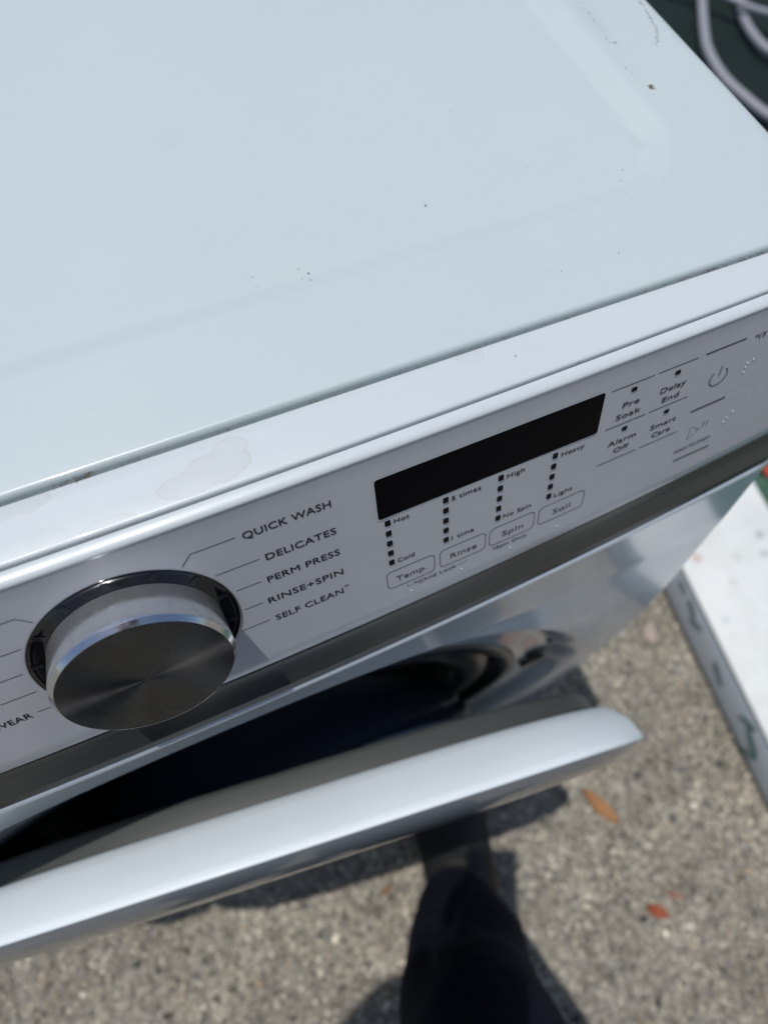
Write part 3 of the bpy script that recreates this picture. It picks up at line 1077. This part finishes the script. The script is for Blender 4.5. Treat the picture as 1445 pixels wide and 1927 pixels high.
# pinkish paper scrap / petal
o = leaf('f', (0.668, -0.062), math.radians(60), 0.042, 0.024, (0.50, 0.40, 0.36), 'pale pink petal on the concrete near the white box', 0.005)
o.name = 'pink_petal'; o['category'] = 'petal'
if 'group' in o: del o['group']

# =================================================================== white box with green print
M_box = mat('white_carton', (0.80, 0.82, 0.81), 0.75, spec=0.3)
n = N(M_box)
c = n.mix(n.gray(n.noise(9, 6, 0.65), [(0.45, 0), (0.8, 0.55)]), (0.74, 0.76, 0.738), (0.50, 0.51, 0.48))
wq = n.math('MULTIPLY', n.math('SUBTRACT', n.noise(60, 4, 0.7), 0.5), 1.1)
for (x, y, r, cl, am) in ((0.765, 0.012, 0.014, (0.50, 0.22, 0.17), 0.55), (0.895, 0.006, 0.013, (0.25, 0.30, 0.27), 0.6), (0.881, -0.028, 0.011, (0.22, 0.30, 0.25), 0.6),
                          (0.895, -0.034, 0.009, (0.22, 0.30, 0.25), 0.6), (0.834, -0.014, 0.012, (0.5, 0.52, 0.5), 0.6), (0.80, -0.05, 0.012, (0.5, 0.5, 0.48), 0.5), (0.747, -0.10, 0.010, (0.45, 0.5, 0.48), 0.5)):
    c = n.mix(n.math('MULTIPLY', n.spot((x - 0.82, y + 0.14, 0.1), (r, r, 0.02), 0.7, wq), am), c, cl)
n.l(c, n.b.inputs['Base Color'])
n.l(n.bump(n.noise(70, 5, 0.6), 0.3, 0.002), n.b.inputs['Normal'])
M_boxside = mat('carton_side_shaded', (0.56, 0.61, 0.66), 0.6, spec=0.3)  # darker and bluer than the top: the side's shade put into its colour
M_greenink = mat('green_print', (0.12, 0.22, 0.205), 0.6)
box = empty('carton_box', (0.820, -0.14, 0), 'low white box with green print on its side standing on the ground', 'box')
BA = math.radians(-6.0)
box.rotation_euler = (0, 0, 0)


def boxpt(x, y, z):
    # footprint measured on the ground: left edge (0.733,0)-(0.685,-0.4)
    return Vector((0.733 + 0.12 * y + x, y, z))


def prism(name, z0, z1, inset, material, parent, yA=0.14, yB=-0.62, wd=0.205, bev=0.004):
    bm = bmesh.new()
    cs = [boxpt(inset, yB + inset, z0), boxpt(wd - inset, yB + inset, z0), boxpt(wd - inset, yA - inset, z0), boxpt(inset, yA - inset, z0)]
    vs = [bm.verts.new(p) for p in cs] + [bm.verts.new(p + Vector((0, 0, z1 - z0))) for p in cs]
    for f in ((3, 2, 1, 0), (4, 5, 6, 7), (0, 1, 5, 4), (1, 2, 6, 5), (2, 3, 7, 6), (3, 0, 4, 7)):
        bm.faces.new([vs[i] for i in f])
    bmesh.ops.bevel(bm, geom=list(bm.edges), offset=bev, segments=3, profile=0.5, affect='EDGES')
    for v in bm.verts: v.co -= Vector((0.82, -0.14, 0))
    o = bm_obj(name, bm, material, parent)
    return o


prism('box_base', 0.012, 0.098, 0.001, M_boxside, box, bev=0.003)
lidb = prism('box_top', 0.0985, 0.105, -0.001, M_box, box, bev=0.003)
prism('box_contact_shadow', 0.0, 0.0122, 0.014, M_rubber, box, bev=0.001)  # dark inset slab added to give the contact shadow line under the box
# printed green leaves on the side facing the washer
for (yy, zz, L, wv, a) in ((-0.06, 0.070, 0.040, 0.011, 25), (-0.085, 0.060, 0.034, 0.010, -35), (-0.17, 0.055, 0.045, 0.012, 20), (-0.255, 0.070, 0.040, 0.012, -40),
                           (-0.285, 0.055, 0.055, 0.014, 22), (-0.300, 0.030, 0.035, 0.012, -50), (-0.38, 0.035, 0.045, 0.013, 35), (-0.40, 0.062, 0.04, 0.012, -20), (-0.02, 0.075, 0.03, 0.008, 10)):
    V = []; ca_, sa_ = math.cos(math.radians(a)), math.sin(math.radians(a))
    for k in range(14):
        t = 2 * PI * k / 14
        lx_ = L / 2 * math.cos(t); lw = wv / 2 * math.sin(t) * (1 + 0.12 * math.sin(3 * t + yy * 40))
        y_ = yy + lx_ * ca_ - lw * sa_; z_ = zz + lx_ * sa_ + lw * ca_
        p = boxpt(0.0, y_, z_) - Vector((0.0006, 0, 0)) - Vector((0.82, -0.14, 0))
        V.append(p)
    mesh_obj('printed_leaf', V, [tuple(range(14))], M_greenink, box, False)

# =================================================================== green mat, dark tarp, hoses
M_mat = mat('green_mat', (0.052, 0.115, 0.082), 0.8, spec=0.2)
n = N(M_mat)
n.l(n.mix(n.noise(12, 5, 0.6), (0.042, 0.095, 0.068), (0.065, 0.135, 0.098)), n.b.inputs['Base Color'])
n.l(n.bump(n.noise(25, 4, 0.6), 0.5, 0.01), n.b.inputs['Normal'])
V = []; nx_, ny_ = 60, 70
for i in range(nx_):
    for j in range(ny_):
        x = 0.955 + 0.75 * i / (nx_ - 1); y = -0.75 + 1.05 * j / (ny_ - 1)
        z = 0.006 + 0.006 * noise.noise(Vector((x * 7, y * 7, 1.2))) + 0.010 * math.exp(-((y - 0.115 - 0.25 * (x - 1.05)) / 0.012) ** 2)
        V.append((x + 0.01 * math.sin(y * 9), y + 0.008 * math.sin(x * 11), z))
gm = mesh_obj('green_mat', V, grid_faces(nx_, ny_), M_mat)
s = gm.modifiers.new('thick', 'SOLIDIFY'); s.thickness = 0.003
tag(gm, 'wrinkled green plastic sheet on the ground behind the white box', 'sheet')
M_red = mat('red_strap', (0.45, 0.06, 0.035), 0.6)
V = []
for i, p in enumerate(spline([(1.055, 0.150, 0.030), (1.06, 0.125, 0.022), (1.085, 0.085, 0.020), (1.14, 0.05, 0.022), (1.22, 0.03, 0.020)], 8)):
    for s_ in (-1, 1):
        V.append((p.x + s_ * 0.006, p.y + s_ * 0.010, p.z + 0.001 * s_))
rs = mesh_obj('red_strap', V, grid_faces(len(V) // 2, 2), M_red)
s = rs.modifiers.new('thick', 'SOLIDIFY'); s.thickness = 0.002
tag(rs, 'short red strap lying on the green sheet', 'strap')
M_paper = mat('white_paper', (0.7, 0.7, 0.68), 0.8)
pp = rbox('crumpled_paper', (0.09, 0.05, 0.012), (1.125, 0.205, 0.020), 0.005, M_paper)
for v in pp.data.vertices: v.co += Vector([0.006 * noise.noise(v.co * 40 + Vector((k * 7, 0, 0))) for k in range(3)])
tag(pp, 'white scrap of paper on the green sheet by the red strap', 'paper')

M_tarp = mat('dark_tarp', (0.014, 0.021, 0.025), 0.62, spec=0.25)
n = N(M_tarp)
n.l(n.mix(n.noise(9, 5, 0.6), (0.006, 0.0125, 0.0115), (0.009, 0.0195, 0.0165)), n.b.inputs['Base Color'])
V = []; nx_, ny_ = 70, 80
for i in range(nx_):
    for j in range(ny_):
        x = 0.50 + 2.3 * i / (nx_ - 1); y = 0.34 + 2.4 * j / (ny_ - 1)
        z = 0.008 + 0.008 * noise.noise(Vector((x * 4, y * 4, 4.2)))
        V.append((x + 0.02 * math.sin(y * 7), y + 0.012 * math.sin(x * 9), z))
dt = mesh_obj('dark_tarp', V, grid_faces(nx_, ny_), M_tarp)
s = dt.modifiers.new('thick', 'SOLIDIFY'); s.thickness = 0.002
tag(dt, 'near black green tarp spread on the ground under the coiled hoses', 'tarp')


def hose(pts, r, label, ribs=True):
    P = spline(pts, 40)
    h_ = tube('drain_hose', P, r, M_hose, None, 14, (lambda i: r * (1 + 0.07 * (i % 2))) if ribs else None)
    return tag(h_, label, 'hose', 'hoses on the dark tarp')


Hz = 0.034
hose([(1.98, 1.78, Hz), (1.90, 1.60, Hz), (1.82, 1.47, Hz), (1.745, 1.350, Hz), (1.700, 1.265, Hz), (1.675, 1.16, Hz), (1.680, 1.07, Hz), (1.700, 0.98, Hz), (1.76, 0.88, Hz), (1.88, 0.80, Hz)],
     0.0125, 'pale grey corrugated hose curving closest to the washer')
hose([(2.02, 1.72, 0.034), (1.945, 1.55, 0.034), (1.93, 1.44, 0.034), (1.885, 1.35, 0.034), (1.865, 1.27, 0.034), (1.87, 1.20, 0.034), (1.93, 1.10, 0.034), (2.02, 1.02, 0.034)],
     0.0115, 'pale grey hose bending down at the far right corner of the view')
hose([(1.75, 1.56, 0.062), (1.83, 1.46, 0.062), (1.865, 1.40, 0.062), (1.90, 1.345, 0.062), (1.95, 1.30, 0.060), (2.03, 1.25, 0.04), (2.14, 1.21, 0.034)],
     0.0085, 'thin pale hose crossing over the two thicker ones', False)
# =================================================================== PERSON holding the phone
def skin_obj(name, verts, edges, radii, material, parent, levels=2):
    me = bpy.data.meshes.new(name)
    me.from_pydata([tuple(v) for v in verts], edges, [])
    o = bpy.data.objects.new(name, me)
    COL.objects.link(o)
    sk = o.modifiers.new('skin', 'SKIN'); sk.use_smooth_shade = True
    if not me.skin_vertices: me.skin_vertices.new()
    for i, r in enumerate(radii):
        rr = r if isinstance(r, tuple) else (r, r)
        me.skin_vertices[0].data[i].radius = rr
    me.skin_vertices[0].data[0].use_root = True
    ss = o.modifiers.new('sub', 'SUBSURF'); ss.levels = levels; ss.render_levels = levels
    bpy.context.view_layer.update()
    dg = bpy.context.evaluated_depsgraph_get()
    m2 = bpy.data.meshes.new_from_object(o.evaluated_get(dg))
    bpy.data.objects.remove(o)
    m2.name = name
    return link_mesh(name, m2, material, parent)


person = empty('person', (0, 0, 0), 'person in dark navy trousers and black shoes standing in front of the open door', 'person')
M_skin = mat('skin', (0.42, 0.25, 0.17), 0.5)
M_navy = mat('navy_trousers', (0.0055, 0.0075, 0.016), 0.9, spec=0.15)
n = N(M_navy)
n.l(n.mix(n.noise(25, 5, 0.6), (0.004, 0.0055, 0.012), (0.008, 0.011, 0.024)), n.b.inputs['Base Color'])
n.l(n.bump(n.noise(26, 3, 0.5, dist=0.8), 0.5, 0.012, n.bump(n.noise(700, 2, 0.5), 0.4, 0.0006)), n.b.inputs['Normal'])
M_shirt = mat('dark_jacket', (0.02, 0.022, 0.03), 0.85)
M_hair = mat('hair', (0.02, 0.014, 0.01), 0.7)
M_shoe = mat('black_shoe', (0.010, 0.010, 0.010), 0.5, spec=0.4)
M_sole = mat('shoe_sole', (0.035, 0.033, 0.028), 0.8)

ank = Vector((0.148, -0.310, 0.095)); knee = Vector((0.080, -0.395, 0.50)); hip = Vector((0.045, -0.64, 0.90))
ankL = Vector((-0.22, -0.66, 0.095)); kneeL = Vector((-0.17, -0.60, 0.50)); hipL = Vector((-0.135, -0.62, 0.90))
pel = Vector((-0.045, -0.66, 0.93)); spine = Vector((-0.04, -0.67, 1.12)); chest = Vector((-0.04, -0.65, 1.32)); neck = Vector((-0.03, -0.62, 1.47)); head = Vector((-0.02, -0.575, 1.60))
shR = Vector((0.13, -0.64, 1.39)); shL = Vector((-0.21, -0.62, 1.39))
PC0 = CAM_POS - R_FWD * 0.012
elR = Vector((0.16, -0.73, 1.12)); elL = Vector((-0.30, -0.30, 1.12))
phone_c = PC0 - R_RIGHT * 0.018 + R_DOWN * 0.058
wrR = Vector((0.17, -0.68, 0.90))
wrL = phone_c - R_RIGHT * 0.085 + R_DOWN * 0.080 - R_FWD * 0.03
haR = Vector((0.17, -0.66, 0.83))
haL = phone_c - R_RIGHT * 0.055 + R_DOWN * 0.030 - R_FWD * 0.022
V = [pel, spine, chest, neck, head, head + Vector((0, 0.02, 0.08)), shR, elR, wrR, haR, shL, elL, wrL, haL, hip, knee, ank, ank + Vector((0.0, 0.01, -0.03)), hipL, kneeL, ankL, ankL + Vector((0, 0.01, -0.03))]
E = [(0, 1), (1, 2), (2, 3), (3, 4), (4, 5), (2, 6), (6, 7), (7, 8), (8, 9), (2, 10), (10, 11), (11, 12), (12, 13), (0, 14), (14, 15), (15, 16), (16, 17), (0, 18), (18, 19), (19, 20), (20, 21)]
RD = [(0.14, 0.10), (0.125, 0.09), (0.14, 0.10), 0.052, (0.072, 0.088), (0.065, 0.078), 0.052, 0.038, 0.026, (0.034, 0.018), 0.052, 0.038, 0.026, (0.034, 0.018), 0.080, 0.055, 0.036, 0.030, 0.080, 0.055, 0.036, 0.030]
body = skin_obj('body', V, E, RD, M_skin, person)


def finger(base, d1, d2, L, r, par):
    p = [base, base + d1 * L * 0.42, base + (d1 * 0.4 + d2 * 0.6).normalized() * L * 0.72 + d1 * L * 0.08, base + d2 * L * 0.55 + d1 * L * 0.45]
    return skin_obj('finger', p, [(0, 1), (1, 2), (2, 3)], [r, r * 0.95, r * 0.85, r * 0.7], M_skin, par, 1)


# left hand round the phone, its index finger along the phone's top corner
inn = R_RIGHT
for k, L in enumerate((0.074, 0.070, 0.056)):
    finger(haL + R_DOWN * (-0.004 + 0.018 * k) - R_FWD * 0.004, (R_FWD * 0.35 + inn * 0.5).normalized(), (inn - R_FWD * 0.12).normalized(), L * 0.75, 0.0085, body)
finger(haL - R_DOWN * 0.026 - R_FWD * 0.004, (-R_DOWN * 0.9 + inn * 0.15).normalized(), (-R_DOWN * 0.7 + inn * 0.7).normalized(), 0.085, 0.0090, body)
finger(haL + R_DOWN * 0.02 - R_FWD * 0.016, (-R_DOWN * 0.6 - R_FWD * 0.4 + inn * 0.3).normalized(), (inn * 0.8 - R_DOWN * 0.5).normalized(), 0.055, 0.0105, body)
# right hand hanging relaxed
dnv = Vector((0, 0, -1)); cv = Vector((-0.5, 0.2, -0.8)).normalized()
for k, L in enumerate((0.070, 0.078, 0.073, 0.058)):
    finger(haR + Vector((0.004, 0.026 - 0.018 * k, -0.02)), dnv, cv, L, 0.0085, body)
finger(haR + Vector((-0.012, 0.030, 0.02)), Vector((-0.2, 0.5, -0.8)).normalized(), Vector((-0.4, 0.1, -0.9)).normalized(), 0.055, 0.0105, body)

# clothes
skin_obj('jacket', [pel + Vector((0, 0, 0.02)), spine, chest, chest.lerp(neck, 0.7), shR, elR, elR.lerp(wrR, 0.85), shL, elL, elL.lerp(wrL, 0.85)],
         [(0, 1), (1, 2), (2, 3), (2, 4), (4, 5), (5, 6), (2, 7), (7, 8), (8, 9)],
         [(0.165, 0.125), (0.150, 0.115), (0.165, 0.125), 0.075, 0.070, 0.055, 0.042, 0.070, 0.055, 0.042], M_shirt, person)


def leg_cloth(hp, kn, an, hem, wob):
    pts = [hp, hp.lerp(kn, 0.5), kn, kn.lerp(an, 0.33), kn.lerp(an, 0.66), an + Vector((0, 0, hem))]
    P = spline(pts, 8)
    nn = 32; V = []
    N_ = len(P)
    for i, p in enumerate(P):
        u = i / (N_ - 1)
        r = float(np.interp(u, [0, 0.4, 0.62, 0.85, 1.0], [0.110, 0.090, 0.076, 0.070, 0.064]))
        for k in range(nn):
            th = 2 * PI * k / nn
            d = 1 + 0.06 * math.sin(3 * th + 9 * u + wob) + 0.05 * math.sin(2 * th - 14 * u + wob) + 0.035 * math.sin(22 * u + 2 * math.sin(th + wob)) * (u > 0.5)
            V.append(p + Vector((math.cos(th) * r * d, math.sin(th) * r * d * 1.08, 0.006 * math.sin(4 * th + i))))
    for k in range(nn):     # inner fold of the hem
        th = 2 * PI * k / nn
        V.append(P[-1] + Vector((math.cos(th) * 0.058, math.sin(th) * 0.062, 0.02)))
    F = []
    for i in range(N_):
        for k in range(nn):
            k2 = (k + 1) % nn
            F.append((i * nn + k, i * nn + k2, (i + 1) * nn + k2, (i + 1) * nn + k))
    o = mesh_obj('trouser_leg', V, F, M_navy, person)
    s = o.modifiers.new('sub', 'SUBSURF'); s.levels = 1; s.render_levels = 1
    return o


leg_cloth(hip, knee, ank, 0.030, 0.4)
leg_cloth(hipL, kneeL, ankL, 0.02, 2.0)
skin_obj('trousers_seat', [pel, hip + Vector((0, 0, 0.0)), hipL], [(0, 1), (0, 2)], [(0.15, 0.125), 0.11, 0.11], M_navy, person)


def shoe(an, yaw):
    # lofted shoe: sections along its length
    L = 0.285; V = []; nn = 20
    secs = [(0.0, 0.022, 0.040, 0.030), (0.02, 0.040, 0.075, 0.055), (0.07, 0.050, 0.115, 0.080), (0.11, 0.053, 0.122, 0.085), (0.15, 0.054, 0.104, 0.06), (0.19, 0.056, 0.082, 0.05), (0.225, 0.055, 0.064, 0.045), (0.255, 0.046, 0.047, 0.04), (0.277, 0.030, 0.036, 0.03), (0.287, 0.010, 0.026, 0.02)]
    for (y, hw, h_, _) in secs:
        for k in range(nn):
            th = 2 * PI * k / nn
            x = math.cos(th); z = math.sin(th)
            zz = 0.018 + (h_ - 0.018) * (0.5 + 0.5 * z)
            top = max(z, 0)
            V.append((x * hw * (1 - 0.22 * top ** 1.5), y, zz))
    F = [(i * nn + k, i * nn + (k + 1) % nn, (i + 1) * nn + (k + 1) % nn, (i + 1) * nn + k) for i in range(len(secs) - 1) for k in range(nn)]
    F.append(tuple(range(nn))); F.append(tuple((len(secs) - 1) * nn + k for k in range(nn - 1, -1, -1)))
    o = mesh_obj('shoe', V, F, M_shoe, person)
    o.location = (an.x, an.y - 0.085, 0.002); o.rotation_euler = (0, 0, yaw)
    s = o.modifiers.new('sub', 'SUBSURF'); s.levels = 2; s.render_levels = 2
    # sole
    V = []
    for zz in (0.0, 0.020):
        for k in range(36):
            th = 2 * PI * k / 36
            y = 0.145 + 0.150 * math.sin(th)
            hw = 0.044 + 0.010 * math.sin(th) - 0.006 * math.cos(2 * th)
            V.append((hw * math.cos(th), y, zz))
    F = [tuple(range(35, -1, -1)), tuple(range(36, 72))] + [(k, (k + 1) % 36, 36 + (k + 1) % 36, 36 + k) for k in range(36)]
    so_ = mesh_obj('shoe_sole', V, F, M_sole, o, False)
    # laces
    for k in range(4):
        y = 0.135 + 0.018 * k; zt = 0.116 - 0.0125 * k
        tube('lace', [(-0.022, y, zt - 0.012), (-0.01, y + 0.004, zt), (0.01, y - 0.002, zt), (0.022, y + 0.002, zt - 0.012)], 0.0024, M_sole, o, n=6)
    return o


shoe(ank, math.radians(-14))
shoe(ankL, math.radians(10))
for a_ in (ank, ankL):
    tube('sock', [a_ + Vector((0, 0, 0.10)), a_ + Vector((0, 0.002, 0.0)), a_ + Vector((0, 0.01, -0.04))], 0.050, M_shirt, person, 20)
# head details: face looks along the way to the phone
fd = Vector((0, 0.62, -0.78)).normalized()
hc = head + Vector((0, 0.01, 0.045))
fr = Vector((1, 0, 0)); fu = fr.cross(fd).normalized()
hair = skin_obj('hair', [hc - fd * 0.02 + fu * 0.05, hc - fd * 0.045, hc - fd * 0.04 - fu * 0.05], [(0, 1), (1, 2)], [(0.078, 0.07), (0.09, 0.075), (0.07, 0.05)], M_hair, body)
M_eye = mat('eye', (0.75, 0.75, 0.75), 0.2)
for sx in (-1, 1):
    skin_obj('ear', [hc + fr * sx * 0.082 + fu * 0.005, hc + fr * sx * 0.088 - fu * 0.02], [(0, 1)], [(0.012, 0.018), (0.010, 0.014)], M_skin, body, 1)
    skin_obj('eye', [hc + fr * sx * 0.032 + fd * 0.082 + fu * 0.01, hc + fr * sx * 0.032 + fd * 0.084 + fu * 0.008], [(0, 1)], [0.011, 0.011], M_eye, body, 1)
skin_obj('nose', [hc + fd * 0.085 + fu * 0.005, hc + fd * 0.103 - fu * 0.025], [(0, 1)], [0.008, 0.014], M_skin, body, 1)
M_lip = mat('lips', (0.35, 0.13, 0.11), 0.5)
skin_obj('mouth', [hc + fd * 0.088 - fu * 0.05 - fr * 0.02, hc + fd * 0.094 - fu * 0.05, hc + fd * 0.088 - fu * 0.05 + fr * 0.02], [(0, 1), (1, 2)], [0.004, 0.007, 0.004], M_lip, body, 1)

# phone
M_phone = mat('phone_black', (0.02, 0.02, 0.022), 0.3, spec=0.5)
phone = empty('smartphone', phone_c, 'black smartphone held above the washing machine', 'phone')
Mph = Matrix((R_RIGHT, -R_DOWN, -R_FWD)).transposed()
phone.rotation_euler = Mph.to_euler()
b1 = rbox('phone_body', (0.074, 0.148, 0.008), (0, 0, 0.0), 0.0035, M_phone, phone, 4)
sc_ = rbox('phone_screen', (0.068, 0.142, 0.0006), (0, 0, 0.0043), 0.0002, M_black, phone, 1)
bump_ = rbox('camera_bump', (0.034, 0.034, 0.003), (0.0165, 0.054, -0.0055), 0.0012, M_phone, phone, 3)
for q in ((0.018, 0.058), (0.024, 0.044)):
    t_ = lathe('camera_lens', [(0.0, -0.0018), (0.0065, -0.0018), (0.0070, -0.0010), (0.0070, 0.0)], Matrix.Translation((q[0], q[1], -0.0070)), M_black, phone, n=32)
